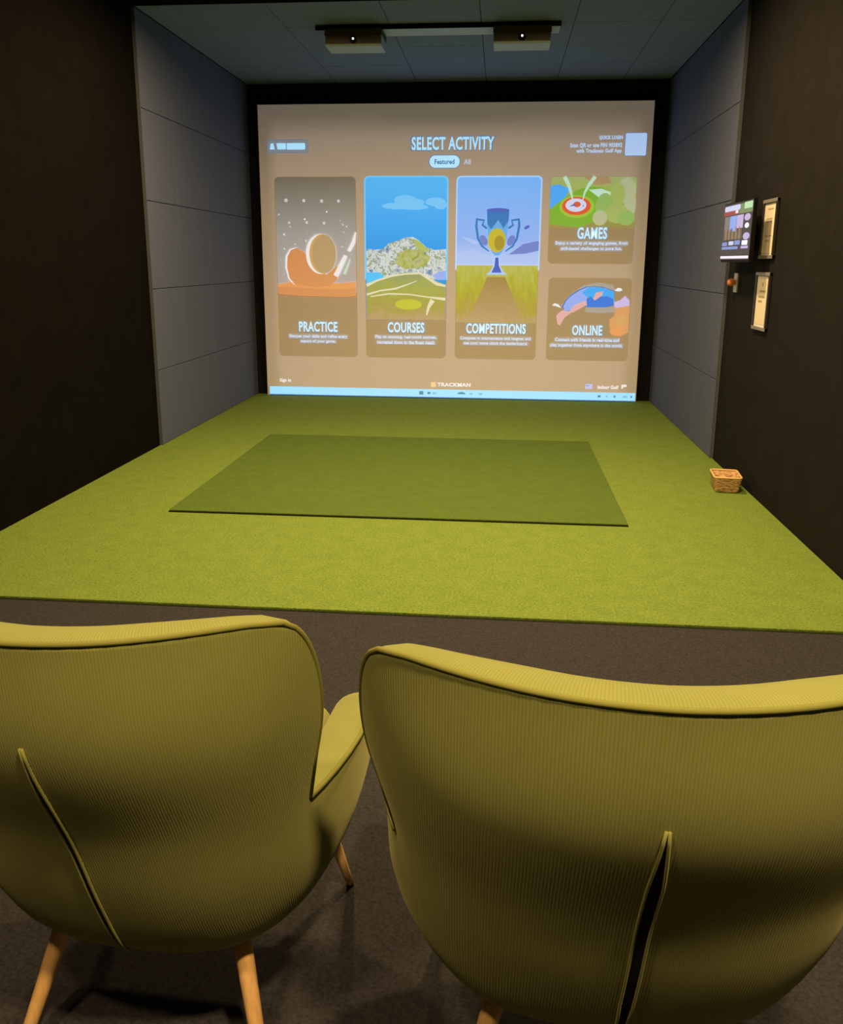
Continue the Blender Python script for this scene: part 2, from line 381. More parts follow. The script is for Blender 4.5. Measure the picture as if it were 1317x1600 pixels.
# ---- courses card
rim_b = ui('projected bright blue rim', srgb(125, 210, 255))
c2 = card('courses_card', -1.102, -.280, .415, 2.187)
P = UI(3)
P.rect(-1.106, -.276, 1.20, 2.192, rim_b, .045, '1100')
P.rect(-1.094, -.288, .80, 2.18, ui_ramp('projected sky', [(.8, srgb(60, 140, 220)), (1.45, srgb(62, 150, 228)), (1.75, srgb(80, 170, 238)), (2.18, srgb(105, 192, 242))]), .04, '1100')
for x, z, a, c in ((-.70, 1.965, .11, .05), (-.61, 1.945, .1, .035), (-.80, 1.91, .13, .03), (-.40, 1.95, .1, .04), (-.35, 1.92, .06, .04), (-.62, 1.90, .15, .025)): P.ell(x, z, a, c, U['cloud'])
rocky = ui_noise('projected rocky town', [(70, 120, 180), (150, 160, 165), (225, 225, 220), (125, 140, 110), (215, 215, 190)], 13)
P.shape([(-1.09, 1.20), (-1.09, 1.50), (-1.0, 1.49), (-.92, 1.50), (-.86, 1.555), (-.78, 1.575), (-.70, 1.61), (-.62, 1.615), (-.56, 1.58), (-.49, 1.52), (-.40, 1.49), (-.29, 1.50), (-.29, 1.20)], rocky)
hillm = ui_noise('projected hill grass', [(120, 130, 70), (165, 170, 85), (190, 185, 120), (150, 150, 130)], 14)
P.shape([(-.80, 1.36), (-.78, 1.46), (-.66, 1.50), (-.55, 1.49), (-.44, 1.42), (-.5, 1.33), (-.7, 1.30)], hillm)
P.shape([(-.62, 1.60), (-.55, 1.57), (-.45, 1.48), (-.52, 1.47), (-.6, 1.52)], U['hillpale'])
P.shape([(-1.09, 1.13), (-1.09, 1.27), (-.96, 1.27), (-.90, 1.22), (-1.0, 1.16)], U['sky_hi'])
P.shape([(-.42, 1.24), (-.36, 1.28), (-.29, 1.29), (-.29, 1.20), (-.38, 1.20)], U['globe2'])
fair = ui_ramp('projected fairways', [(.80, srgb(182, 150, 105)), (.95, srgb(165, 150, 70)), (1.1, srgb(165, 165, 80)), (1.25, srgb(150, 155, 100))], (9, 1.5, (1, 1, 2.2)))
P.shape([(-1.09, .80), (-1.09, 1.15), (-1.0, 1.18), (-.85, 1.23), (-.74, 1.265), (-.6, 1.27), (-.5, 1.235), (-.42, 1.20), (-.29, 1.155), (-.29, .80)], fair)
P.stroke([(-1.09, 1.14), (-.98, 1.19), (-.84, 1.235), (-.7, 1.255), (-.55, 1.265), (-.46, 1.21), (-.38, 1.16), (-.29, 1.14)], [.03, .018, .02, .015, .02, .025, .03, .02], U['path'])
P.stroke([(-1.09, 1.05), (-.95, 1.09), (-.80, 1.11), (-.68, 1.15), (-.58, 1.19)], [.02, .014, .018, .012, .006], U['path'])
P.stroke([(-1.05, 1.03), (-.86, 1.06), (-.66, 1.055), (-.47, 1.03), (-.29, 1.01)], [.01, .016, .012, .012, .03], U['path'])
P.stroke([(-.42, 1.0), (-.46, .93), (-.48, .85)], [.05, .03, .012], U['path'])
P.ell(-.665, .955, .135, .052, U['lime'])
P.done('card_picture', c2)
# ---- competitions card
rim_l = ui('projected pale lilac rim', srgb(185, 215, 255))
c3 = card('competitions_card', -.190, .628, .415, 2.185)
P = UI(3)
P.rect(-.196, .634, 1.30, 2.191, rim_l, .045, '1100')
P.rect(-.184, .622, 1.33, 2.178, ui_ramp('projected lilac sky', [(1.33, srgb(190, 200, 238)), (1.6, srgb(150, 178, 238)), (2.178, srgb(140, 188, 245))]), .04, '1100')
P.shape([(-.184, 1.44), (-.05, 1.50), (.05, 1.47), (.2, 1.42), (.622, 1.44), (.622, 1.36), (-.184, 1.36)], U['lilac2'])
P.shape([(.33, 1.45), (.47, 1.55), (.56, 1.57), (.622, 1.58), (.622, 1.49), (.50, 1.46)], U['mount'])
P.shape([(-.15, 1.62), (-.05, 1.60), (.05, 1.56), (-.02, 1.55)], U['lilac2'])
P.ell(.50, 1.71, .03, .015, U['cupdark'], .5, n=12)
grass = ui_ramp('projected tall grass', [(.78, srgb(183, 150, 105)), (.95, srgb(170, 150, 60)), (1.15, srgb(175, 170, 55)), (1.34, srgb(185, 180, 90))], (20, 1.7, (1, 1, .3)))
P.rect(-.184, .622, .78, 1.345, grass)
P.shape([(.12, 1.23), (.30, 1.23), (.36, 1.10), (.44, .92), (.46, .80), (-.06, .80), (.0, .95), (.08, 1.12)], ui_ramp('projected cup shade', [(.78, srgb(182, 150, 105)), (1.25, srgb(160, 128, 72))], (10, .8, (1, 1, .4))))
# trophy
for s in (-1, 1):
    P.stroke([(.215+s*.105, 1.70), (.215+s*.15, 1.73), (.215+s*.135, 1.775), (.215+s*.205, 1.785), (.215+s*.21, 1.72), (.215+s*.19, 1.60), (.215+s*.15, 1.53), (.215+s*.08, 1.48)], [.02, .022, .02, .026, .024, .022, .02, .012], U['cup'])
    P.ell(.215+s*.135, 1.585, .035, .055, U['mount'], -.5*s, n=16)
P.shape([(.105, 1.875), (.325, 1.875), (.318, 1.72), (.30, 1.56), (.27, 1.48), (.235, 1.435), (.195, 1.435), (.16, 1.48), (.13, 1.56), (.112, 1.72)], U['cup2'])
P.shape([(.105, 1.875), (.325, 1.875), (.32, 1.77), (.27, 1.70), (.22, 1.78), (.15, 1.69), (.115, 1.74)], U['cup'])
P.ell(.215, 1.873, .11, .018, U['cupdark']); P.ell(.21, 1.585, .088, .115, U['ball']); P.ell(.235, 1.56, .05, .07, U['ball2'])
P.shape([(.195, 1.44), (.235, 1.44), (.24, 1.36), (.275, 1.29), (.32, 1.255), (.11, 1.255), (.155, 1.29), (.19, 1.36)], U['lilac2'])
P.shape([(.20, 1.42), (.23, 1.42), (.236, 1.34), (.265, 1.275), (.165, 1.275), (.194, 1.34)], U['indigo'])
P.done('card_picture', c3)
# ---- games card: golf hills with a target green
c4 = card('games_card', .712, 1.537, 1.365, 2.185)
P = UI(3)
P.rect(.716, 1.533, 1.70, 2.181, ui_ramp('projected hills', [(1.70, srgb(170, 145, 85)), (1.85, srgb(165, 165, 75)), (2.05, srgb(175, 180, 95)), (2.18, srgb(185, 180, 120))]), .04, '1100')
P.shape([(.716, 2.10), (.80, 2.11), (.90, 2.07), (.87, 2.0), (.78, 1.92), (.716, 1.88)], U['lake'])
P.shape([(.716, 1.88), (.78, 1.93), (.9, 2.02), (1.05, 2.09), (1.2, 2.08), (1.32, 2.03), (1.3, 1.9), (1.2, 1.78), (1.0, 1.71), (.716, 1.74)], U['hillgreen'])
P.shape([(.9, 2.13), (1.0, 2.15), (1.1, 2.12), (1.06, 2.08), (.96, 2.06)], U['hillpale'])
P.shape([(1.08, 2.06), (1.20, 2.07), (1.29, 2.04), (1.30, 1.99), (1.18, 1.99)], U['trail'])
P.shape([(1.02, 2.18), (1.26, 2.18), (1.30, 2.12), (1.15, 2.10)], U['clubface'])
# shrubs on the right in place of the figures
for x, z, a, c, k in ((1.44, 2.05, .09, .12, 'shrub2'), (1.36, 2.02, .07, .10, 'hillpale'), (1.48, 1.92, .055, .13, 'shrub2'), (1.24, 1.90, .085, .13, 'shrub'), (1.36, 1.84, .11, .09, 'hillpale'), (1.45, 1.80, .08, .07, 'shrub'), (1.2, 1.80, .07, .07, 'shrub2')):
    P.ell(x, z, a, c, U[k])
P.ell(.975, 1.905, .165, .105, U['hillglow']); P.ell(.97, 1.91, .138, .085, U['red']); P.ell(.965, 1.918, .10, .062, U['targetw'])
P.ell(.975, 1.925, .035, .026, U['red']); P.shape([(.90, 1.905), (.945, 1.93), (.965, 1.922), (.94, 1.91)], U['navy']); P.ell(1.035, 1.912, .007, .006, U['navy'], n=10)
P.stroke([(.845, 2.18), (.885, 2.11), (.915, 2.03), (.932, 1.955)], [.032, .028, .02, .01], U['trail'])
P.stroke([(1.135, 2.18), (1.085, 2.11), (1.045, 2.04), (1.028, 1.965)], [.032, .028, .018, .008], U['trail'])
P.done('card_picture', c4)
# ---- online card
c5 = card('online_card', .732, 1.545, .415, 1.23)
P = UI(3)
P.shape([(.86, .95), (.95, 1.07), (1.08, 1.16), (1.22, 1.185), (1.36, 1.165), (1.40, 1.10), (1.25, 1.15), (1.1, 1.12), (.98, 1.03), (.90, .94)], U['smallhalo'])
P.shape([(.835, .78), (.82, .86), (.86, .90), (.92, .93), (.98, .90), (.90, .84), (.86, .76)], U['pink'])
dome = [(.855, .955)] + [(.88+(1.385-.88)*t, .97+.165*math.sin(math.pi*min(1, t*1.02)*.78)) for t in [i/14 for i in range(15)]]
P.shape([(.873, .95), (.905, 1.01), (.955, 1.065), (1.02, 1.11), (1.10, 1.145), (1.19, 1.15), (1.28, 1.14), (1.378, 1.105), (1.385, .99), (1.30, .955), (1.10, .955), (.96, .91), (.90, .905)], U['navy'])
P.shape([(.885, .95), (.915, 1.01), (.965, 1.06), (1.03, 1.105), (1.11, 1.14), (1.2, 1.143), (1.29, 1.132), (1.375, 1.10), (1.385, .99), (1.30, .96), (1.10, .96), (.96, .915), (.90, .905)], U['globe2'])
P.shape([(1.06, 1.09), (1.12, 1.135), (1.2, 1.14), (1.29, 1.13), (1.375, 1.098), (1.385, 1.0), (1.3, 1.02), (1.2, 1.0), (1.12, 1.04)], U['globe'])
P.shape([(1.11, 1.03), (1.155, 1.05), (1.18, 1.02), (1.24, 1.05), (1.31, 1.055), (1.37, 1.03), (1.38, .965), (1.28, .945), (1.12, .945)], U['globe3'])
P.shape([(1.20, 1.09), (1.27, 1.10), (1.26, 1.06), (1.19, 1.01), (1.175, 1.03)], U['pink'])
P.shape([(.955, .915), (1.0, .97), (1.10, 1.01), (1.12, .97), (1.05, .93), (.98, .89)], U['pink'])
P.shape([(1.11, .945), (1.28, .945), (1.39, .95), (1.40, .90), (1.25, .885), (1.10, .90)], U['smallhalo'])
P.shape([(1.385, 1.0), (1.44, 1.015), (1.485, 1.06), (1.53, 1.015), (1.535, .93), (1.45, .92), (1.385, .95)], U['violet'])
P.shape([(1.40, .94), (1.535, .965), (1.535, .70), (1.46, .66), (1.38, .70), (1.35, .76), (1.35, .83), (1.39, .86)], U['peach'])
P.ell(1.455, .82, .05, .05, U['clubrim'], n=20); P.ell(1.43, .715, .075, .05, U['orange'], n=20)
P.shape([(1.38, 1.11), (1.41, 1.135), (1.445, 1.13), (1.455, 1.112), (1.42, 1.102)], U['bird']); P.shape([(.775, .96), (.80, .98), (.835, .97), (.865, .935), (.85, .94), (.81, .955)], U['bird'])
P.done('card_picture', c5)

# ---- card writing
def words(cd, title, tb, lines):
    x0, x1, z0, z1 = tb
    text('card_title_shadow', title, x0-.006, x1+.008, z0-.008, z1+.006, -.0100, U['halo'], cd, .05)
    text('card_title', title, x0, x1, z0, z1, -.0104, U['white'], cd, .028)
    for (s, a, c, d, e) in lines: pass
    g = UI(9)
    for (s, a, c, d, e) in lines: g.rect(a-.008, c+.008, d-.004, e+.002, U['smallhalo'], .008)
    g.done('text_shadow', cd)
    for ln in lines: text('card_text', '', 0, 0, 0, 0, -.0104, U['small'], cd, .035, lines=[ln])
words(c1, 'PRACTICE', (-1.797, -1.396, .669, .772), [('Sharpen your skills and refine every', -1.904, -1.296, .600, .640), ('aspect of your game.', -1.784, -1.418, .552, .590)])
words(c2, 'COURSES', (-.876, -.502, .672, .776), [('Play on stunning, real-world courses,', -1.006, -.378, .604, .644), ('recreated down to the finest detail.', -.986, -.392, .554, .592)])
words(c3, 'COMPETITIONS', (-.076, .522, .672, .774), [('Compete in tournaments and leagues and', -.136, .575, .604, .642), ('see your name climb the leaderboard.', -.100, .545, .554, .592)])
words(c4, 'GAMES', (.991, 1.277, 1.600, 1.712), [('Enjoy a variety of engaging games, from', .784, 1.478, 1.538, 1.580), ('skill-based challenges to pure fun.', .836, 1.424, 1.488, 1.526)])
words(c5, 'ONLINE', (.984, 1.280, .668, .768), [('Connect with friends in real-time and', .818, 1.452, .604, .642), ('play together from anywhere in the world.', .774, 1.487, .546, .586)])
# ---- bottom line and task bar
text('sign_in_text', 'Sign in', -2.020, -1.900, .135, .180, -.0024, U['cream'], scr, .03)
g = UI(2); g.rect(-.430, -.380, .118, .168, U['square'], .006); g.done('logo_square', scr)
text('brand_text', 'TRACKMAN', -.364, -.022, .126, .165, -.0024, U['cream'], scr, .035)
g = UI(2); g.rect(1.143, 1.212, .128, .178, U['flag'], .006); g.rect(1.150, 1.178, .154, .174, U['globe2']); g.done('flag_icon', scr)
text('bay_text', 'Indoor Golf', 1.267, 1.473, .130, .168, -.0024, U['cream'], scr, .035)
g = UI(2); g.shape([(1.503, .178), (1.552, .178), (1.552, .155), (1.52, .155), (1.52, .138), (1.503, .138)], U['cream']); g.done('chat_icon', scr)
g = UI(2); g.rect(-2.13, 1.645, .006, .016, U['navy']); g.rect(-2.13, 1.645, .014, .094, U['bar'])
for a, c, k in ((-.552, -.508, 'icon'), (-.466, -.435, 'icon'), (-.415, -.372, 'iconpale'), (-.03, .0, 'iconpale'), (.062, .10, 'iconpale'), (1.27, 1.30, 'icon'), (1.35, 1.37, 'iconpale'), (1.43, 1.45, 'icon'), (1.52, 1.57, 'iconpale'), (1.597, 1.615, 'icon')):
    hh = .018 if (c-a) > .035 and k == 'icon' else .011
    g.rect(a, c, .055-hh, .055+hh, U[k], .004)
g.ell(-.115, .05, .042, .022, U['icon'], n=20, t0=0, t1=180)
g.done('task_bar', scr)

# ------------------------------------------------------------------ sensor units on the ceiling
M['unit_grey'] = mat('light grey casing', (.46, .56, .70), .5)
M['unit_brown'] = mat('dark brown casing', (.055, .04, .033), .6)
M['unit_black'] = mat('black metal', (.006, .006, .007), .6, .1)
M['lens'] = mat('glossy lens', (.01, .01, .012), .08, .6)
M['led'] = mat('white indicator light', (.8, .8, .8), .4, .5, 0, (1, .98, .95), 3.0)  # self-lit dot standing for the glint on the lens
rail = empty('mounting_rail', (-.25, -1.84, ZC-.001)); ro = rail.location
tag(rail, 'long flat rail fixed across the grey ceiling between two sensor units', 'rail')
b = MB(); b.box(-1.15, .645, -1.955, -1.945, ZC-.034, ZC-.001); b.build('front_flange', M['unit_black'], rail, off=ro)
b = MB(); b.box(-1.0, .64, -1.945, -1.74, ZC-.033, ZC-.005); b.build('rail_body', M['unit_grey'], rail, off=ro, bevel=.003)
def sensor(x0, x1, label):
    yc0, yc1 = -1.985, -1.735; zt, zb = ZC-.035, ZC-.150
    r = empty('sensor_unit', ((x0+x1)/2, (yc0+yc1)/2, zb)); of = r.location
    tag(r, label, 'sensor', 'overhead sensor units on the ceiling rail')
    b = MB()   # casing with a chamfered lower back edge
    pr = [(yc0+.004, zt), (yc0+.004, zb+.012), (yc0+.016, zb), (yc1-.012, zb), (yc1, zb+.012), (yc1, zt)]
    n = len(pr); b.add([(x0, y, z) for y, z in pr] + [(x1, y, z) for y, z in pr], [tuple(range(n)), tuple(range(n, 2*n))] + [(i, (i+1) % n, n+(i+1) % n, n+i) for i in range(n)])
    b.build('casing', M['unit_grey'], r, off=of, bevel=.004)
    b = MB(); b.box(x0-.004, x1+.004, yc0-.002, yc1, zt-.045, zt+.002); b.build('top_housing', M['unit_brown'], r, off=of, bevel=.003)
    b = MB(); b.box(x0+.002, x1-.002, yc0-.001, yc0+.01, zb+.014, zt-.047); p = b.build('front_panel', mat('taupe panel', (.11, .09, .085), .5), r, off=of, bevel=.003)
    cx = (x0+x1)/2; cz = (zb+.014+zt-.047)/2
    b = MB(); b.tube([(cx, yc0+.004, cz), (cx, yc0-.006, cz)], .028, 20); ln = b.build('lens', M['lens'], p, off=of)
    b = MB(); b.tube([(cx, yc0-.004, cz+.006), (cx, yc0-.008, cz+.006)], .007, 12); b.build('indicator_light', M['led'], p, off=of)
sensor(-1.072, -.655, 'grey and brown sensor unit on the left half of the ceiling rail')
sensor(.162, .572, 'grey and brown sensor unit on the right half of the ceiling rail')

# ------------------------------------------------------------------ monitor and frames on the right wall
MXF = 1.705; MYN, MYF, MZ0, MZ1 = -3.395, -2.735, 1.385, 1.750
mon = empty('monitor', (MXF+.03, (MYN+MYF)/2, MZ0)); mo = mon.location
tag(mon, 'wall mounted touch monitor showing a small copy of the menu', 'monitor')
b = MB(); b.box(MXF, MXF+.024, MYN, MYF, MZ0, MZ1); b.build('casing', M['unit_black'], mon, off=mo, bevel=.004)
b = MB(); b.box(MXF+.024, DR, -3.16, -2.97, 1.48, 1.66); b.build('wall_mount', M['unit_black'], mon, off=mo, bevel=.004)
class WUI(UI):
    def y(s): s.lay += .18; return MXF-.0006*s.lay
    def shape(s, pts, m):   # u runs from the far edge (0) to the near edge (1)
        x = s.y(); W = MYF-MYN-.012; H = MZ1-MZ0-.024
        s.add([(x, MYF-.006-u*W, MZ0+.016+v*H) for u, v in pts], [tuple(range(len(pts)))], s.mi(m)); return s
V = {}
for n, c in (('body', (62, 52, 50)), ('pale', (190, 200, 240)), ('redbar', (150, 62, 50)), ('greenbar', (110, 130, 90)), ('mint', (170, 210, 165)), ('sky', (130, 160, 235)), ('lilac', (180, 165, 215)),
             ('tan', (140, 112, 88)), ('tan2', (95, 80, 62)), ('blue', (120, 140, 200)), ('white', (235, 235, 250)), ('barw', (232, 225, 250)), ('grey', (120, 110, 110))):
    V[n] = mat('monitor '+n, tuple(.3*x for x in srgb(*c)), .4, .3, 0, srgb(*c), .9)
g = WUI(1)
g.rect(0, 1, 0, 1, V['body'])
g.rect(0.0, .98, .80, .97, V['redbar']); g.rect(.55, 1, .80, .97, V['greenbar']); g.rect(.72, .98, .87, .98, V['mint']); g.rect(.02, .58, .875, .97, V['pale'], .03); g.rect(.42, .52, .82, .87, V['white'], .02)
g.rect(.05, .25, .42, .78, V['grey']); g.rect(.25, .48, .50, .78, V['sky']); g.rect(.49, .72, .55, .78, V['lilac'])
for k in range(11): 
    a = .04+.062*k; g.shape([(a, .36), (a, .50+.10*random.random()), (a+.05, .48+.1*random.random()), (a+.07, .36)], V['tan'] if k % 2 else V['tan2'])
g.ell(.86, .72, .10, .06, V['lilac']); g.ell(.86, .58, .07, .045, V['white']); g.ell(.87, .40, .11, .06, V['lilac'])
g.rect(.02, .22, .25, .32, V['blue'], .02); g.rect(.27, .45, .26, .33, V['pale'], .02); g.rect(.48, .68, .26, .34, V['blue'], .02); g.rect(.74, .93, .25, .33, V['white'], .02)
g.rect(.02, .62, .185, .235, V['blue'], .015); g.rect(.72, .96, .19, .235, V['lilac'], .015)
g.rect(0, 1, .02, .065, V['barw'])
g.build('display', g.mats, mon, off=mo, fix=False)
# orange knob holder under the monitor
hk = empty('wall_holder', (DR, -2.72, 1.19)); ho = hk.location
tag(hk, 'small silver wall bracket with an orange knob below the monitor', 'holder')
b = MB(); b.box(DR-.012, DR, -2.765, -2.685, 1.19, 1.315); b.build('back_plate', mat('brushed silver', (.55, .54, .53), .35, .5, .5), hk, off=ho, bevel=.003)
b = MB(); b.tube([(DR-.012, -2.72, 1.255), (DR-.03, -2.72, 1.255), (DR-.05, -2.72, 1.255), (DR-.06, -2.72, 1.255)], [.014, .026, .024, .012], 16); b.build('knob', mat('orange plastic', (.75, .24, .09), .4), hk, True, off=ho)
tag(hk.children[-1], 'round orange knob')
# paper notices
M['frame'] = mat('dark grey frame', (.028, .026, .026), .4); M['frame_lip'] = mat('grey frame lip', (.21, .20, .21), .4)
M['paper'] = mat('cream paper', (.80, .74, .66), .9); M['sheet'] = mat('white card mount', (.80, .82, .95), .8)
M['ink'] = mat('faded grey print', (.42, .35, .24), .9)
def notice(y0, y1, z0, z1, label, rows, tilt):
    r = empty('framed_notice', (DR, (y0+y1)/2, z0)); of = r.location
    tag(r, label, 'notice', 'framed notices on the right wall')
    x = DR-.018; W = .02
    b = MB(); b.box(x, DR, y0, y0+W, z0, z1); b.box(x, DR, y1-W, y1, z0, z1); b.box(DR-.006, DR, y0, y1, z0, z1); fr = b.build('frame', M['frame'], r, off=of, bevel=.002)
    for q0, q1 in ((z1-W, z1), (z0, z0+W)):
        b = MB(); b.box(x-.001, DR-.002, y0, y1, q0, q1); b.build('frame_rail', M['frame_lip'], r, off=of, bevel=.002)
    b = MB(); b.box(DR-.0085, DR-.006, y0+W, y1-W, z0+W, z1-W); b.build('mount', M['sheet'], r, off=of)
    b = MB(); t = tilt
    ya, yb, za, zb = y0+W+.012, y1-W-.004, z0+W+.012, z1-W-.014
    b.add([(DR-.0095, ya, za+t), (DR-.0095, yb, za), (DR-.0095, yb, zb), (DR-.0095, ya, zb+t)], [(0, 1, 2, 3)]); pp = b.build('paper', M['paper'], r, off=of, fix=False)
    for v, a, c, h in rows:
        b = MB(); z = za+(zb-za)*v; wd = yb-ya
        b.add([(DR-.0099, yb-wd*a, z-h), (DR-.0099, yb-wd*a, z+h), (DR-.0099, yb-wd*c, z+h), (DR-.0099, yb-wd*c, z-h)], [(0, 1, 2, 3)])
        b.build('printed_line', M['ink'], pp, off=of, fix=False)
notice(-3.479, -3.213, 1.406, 1.744, 'upper framed notice on the right wall, level with the monitor', [(.92, .3, .8, .004), (.72, .25, .75, .003), (.66, .2, .7, .003), (.36, .2, .8, .003), (.26, .25, .6, .003)], -.004)
notice(-3.473, -3.199, .987, 1.328, 'lower framed notice with few printed lines, under the other notice', [(.86, .45, .55, .012), (.72, .25, .8, .006), (.60, .2, .75, .006), (.50, .2, .55, .006)], .004)

# ------------------------------------------------------------------ basket on the turf
M['wicker'] = mat('woven tan wicker', (.50, .30, .12), .7)
_m = M['wicker']; t = N(_m, 'ShaderNodeTexCoord'); wv = N(_m, 'ShaderNodeTexNoise', Scale=38, Detail=3); mp = N(_m, 'ShaderNodeMapping'); mp.inputs['Scale'].default_value = (1, 1, 2.6)
L(_m, t.outputs['Object'], mp.inputs[0]); L(_m, mp.outputs[0], wv.inputs['Vector'])
rp = ramp(_m, [(.35, (.22, .125, .055)), (.5, (.46, .29, .14)), (.68, (.66, .46, .25))]); L(_m, wv.outputs['Fac'], rp.inputs[0]); L(_m, rp.outputs[0], bsdf(_m).inputs['Base Color'])
bp = N(_m, 'ShaderNodeBump', Strength=.7, Distance=.006); L(_m, wv.outputs['Fac'], bp.inputs['Height']); L(_m, bp.outputs[0], bsdf(_m).inputs['Normal'])
M['wicker_rim'] = mat('pale plaited rim', (.72, .48, .22), .7)
bk = empty('basket', (1.693, -3.372, 0), math.radians(-6)); tag(bk, 'small rectangular tan wicker basket on the turf by the right wall', 'basket')
def ringrect(a, c, z, r, n=4): return [(x, y, z) for x, y in rrect(-a, a, -c, c, r, n=n)]
b = MB(); H = .098; rows = []
prof = [(.062, .0), (.068, .004)] + [(.068+.014*k/10+(.0016 if k % 2 else 0), .004+.092*k/10) for k in range(1, 11)]
for a, z in prof: rows.append(ringrect(a, a+.028, z, .018))
inn = [(.082-.007, .096), (.062, .012)]
for a, z in inn: rows.append(ringrect(a, a+.028, z, .014))
n = len(rows[0]); v = [p for r in rows for p in r]; f = []
for i in range(len(rows)-1):
    for k in range(n): f.append((i*n+k, i*n+(k+1) % n, (i+1)*n+(k+1) % n, (i+1)*n+k))
f += [tuple(range(n)), tuple(range((len(rows)-1)*n, len(rows)*n))]
b.add(v, f); b.build('basket_body', M['wicker'], bk, True)
b = MB(); b.tube(ringrect(.080, .108, .097, .02), .0065, 8, closed=True); b.build('rim', M['wicker_rim'], bk, True)

# ------------------------------------------------------------------ armchairs
RIB = .0043
def cord_mat():
    m = mat('olive corduroy', (.26, .27, .06), .85, .15)
    bsdf(m).inputs['Sheen Weight'].default_value = .25; bsdf(m).inputs['Sheen Roughness'].default_value = .5
    bsdf(m).inputs['Sheen Tint'].default_value = (.9, .9, .5, 1)
    uv = N(m, 'ShaderNodeUVMap'); sx = N(m, 'ShaderNodeSeparateXYZ'); L(m, uv.outputs[0], sx.inputs[0])
    k = N(m, 'ShaderNodeMath', operation='MULTIPLY'); k.inputs[1].default_value = 2*math.pi/RIB; L(m, sx.outputs[0], k.inputs[0])
    s = N(m, 'ShaderNodeMath', operation='SINE'); L(m, k.outputs[0], s.inputs[0])
    s1 = N(m, 'ShaderNodeMath', operation='MULTIPLY_ADD'); s1.inputs[1].default_value = .5; s1.inputs[2].default_value = .5; L(m, s.outputs[0], s1.inputs[0])
    t = N(m, 'ShaderNodeTexCoord'); n = N(m, 'ShaderNodeTexNoise', Scale=7, Detail=4); L(m, t.outputs['Object'], n.inputs['Vector'])
    r = ramp(m, [(0, (.215, .247, .074)), (.45, (.25, .285, .09)), (1, (.26, .296, .096))]); L(m, s1.outputs[0], r.inputs[0])
    mx = N(m, 'ShaderNodeMix', data_type='RGBA', blend_type='MULTIPLY'); mx.inputs['Factor'].default_value = 1
    r2 = ramp(m, [(.3, (.86, .86, .84)), (.7, (1, 1, 1))]); L(m, n.outputs['Fac'], r2.inputs[0])
    L(m, r.outputs[0], mx.inputs['A']); L(m, r2.outputs[0], mx.inputs['B']); L(m, mx.outputs['Result'], bsdf(m).inputs['Base Color'])
    b = N(m, 'ShaderNodeBump', Strength=.3, Distance=.001); L(m, s1.outputs[0], b.inputs['Height']); L(m, b.outputs[0], bsdf(m).inputs['Normal'])
    return m
M['cord'] = cord_mat()
M['piping'] = mat('olive piping cord', (.20, .215, .052), .8)
M['slit'] = mat('black zip tape', (.006, .005, .004), .9)  # black strip for the shade inside the open slit
M['beech'] = noisy('beech wood', (.72, .45, .19), (.88, .57, .26), 12, .45, 0, 0, .35, 3, (6, 6, .6))
M['foot'] = mat('black glide', (.01, .01, .01), .6)

# plan curves at several heights: points at u = 0 .2 .4 .6 .8 1 from the middle of the back to the front of the arm
HS = [.215, .23, .285, .42, .56, .75, .93]
US = [0, .2, .4, .6, .8, 1.0]
PL = [
 [(0, -.118), (.080, -.112), (.145, -.085), (.190, -.018), (.205, .09), (.200, .26)],
 [(0, -.140), (.092, -.133), (.168, -.104), (.220, -.030), (.240, .085), (.235, .27)],
 [(0, -.190), (.112, -.181), (.205, -.146), (.272, -.060), (.300, .08), (.290, .29)],
 [(0, -.250), (.130, -.240), (.242, -.196), (.320, -.102), (.355, .065), (.344, .305)],
 [(0, -.300), (.138, -.286), (.257, -.234), (.324, -.138), (.362, .055), (.355, .310)],
 [(0, -.380), (.146, -.360), (.276, -.294), (.364, -.176), (.41, .05), (.40, .31)],
 [(0, -.405), (.150, -.381), (.286, -.307), (.381, -.195), (.43, .04), (.41, .31)]]
def cr(p, x, X):
    """Catmull-Rom through samples p at nodes X"""
    n = len(X); i = 0
    while i < n-2 and x > X[i+1]: i += 1
    t = (x-X[i])/(X[i+1]-X[i]); h = X[i+1]-X[i]
    def tan(k):
        if k == 0: return (p[1]-p[0])/(X[1]-X[0])
        if k == n-1: return (p[-1]-p[-2])/(X[-1]-X[-2])
        return (p[k+1]-p[k-1])/(X[k+1]-X[k-1])
    m0, m1 = tan(i)*h, tan(i+1)*h
    return (2*t**3-3*t*t+1)*p[i]+(t**3-2*t*t+t)*m0+(-2*t**3+3*t*t)*p[i+1]+(t**3-t*t)*m1
_cache = {}
def outer(u, z):
    a = abs(u); key = (round(a, 5), round(z, 5))
    if key not in _cache:
        xs, ys = [], []
        for row in PL:
            # mirror at u = 0 so the back is smooth across the middle
            X = [-.2]+US; px = [-row[1][0]]+[q[0] for q in row]; py = [row[1][1]]+[q[1] for q in row]
            xs.append(cr(px, a, X)); ys.append(cr(py, a, X))
        zz = min(max(z, HS[0]), HS[-1]); _cache[key] = (cr(xs, zz, HS), cr(ys, zz, HS))
    x, y = _cache[key]
    return Vector((x if u >= 0 else -x, y, z))
TU = [0, .15, .3, .40, .46]
TZ = [.926, .927, .927, .924, .918]
def top(u):
    a = abs(u)
    if a <= .46: return cr(TZ, a, TU)
    if a <= .60: return .563+.355*max(0, 1-((a-.46)/.14)**2.2)**(1/3)
    return cr([.563, .560, .553, .535, .50], a, [.6, .7, .8, .92, 1.0])
def inward(u, z):
    e = .004; a = outer(min(u+e, 1), z)-outer(max(u-e, -1), z); n = Vector((-a.y, a.x, 0)); return n.normalized()
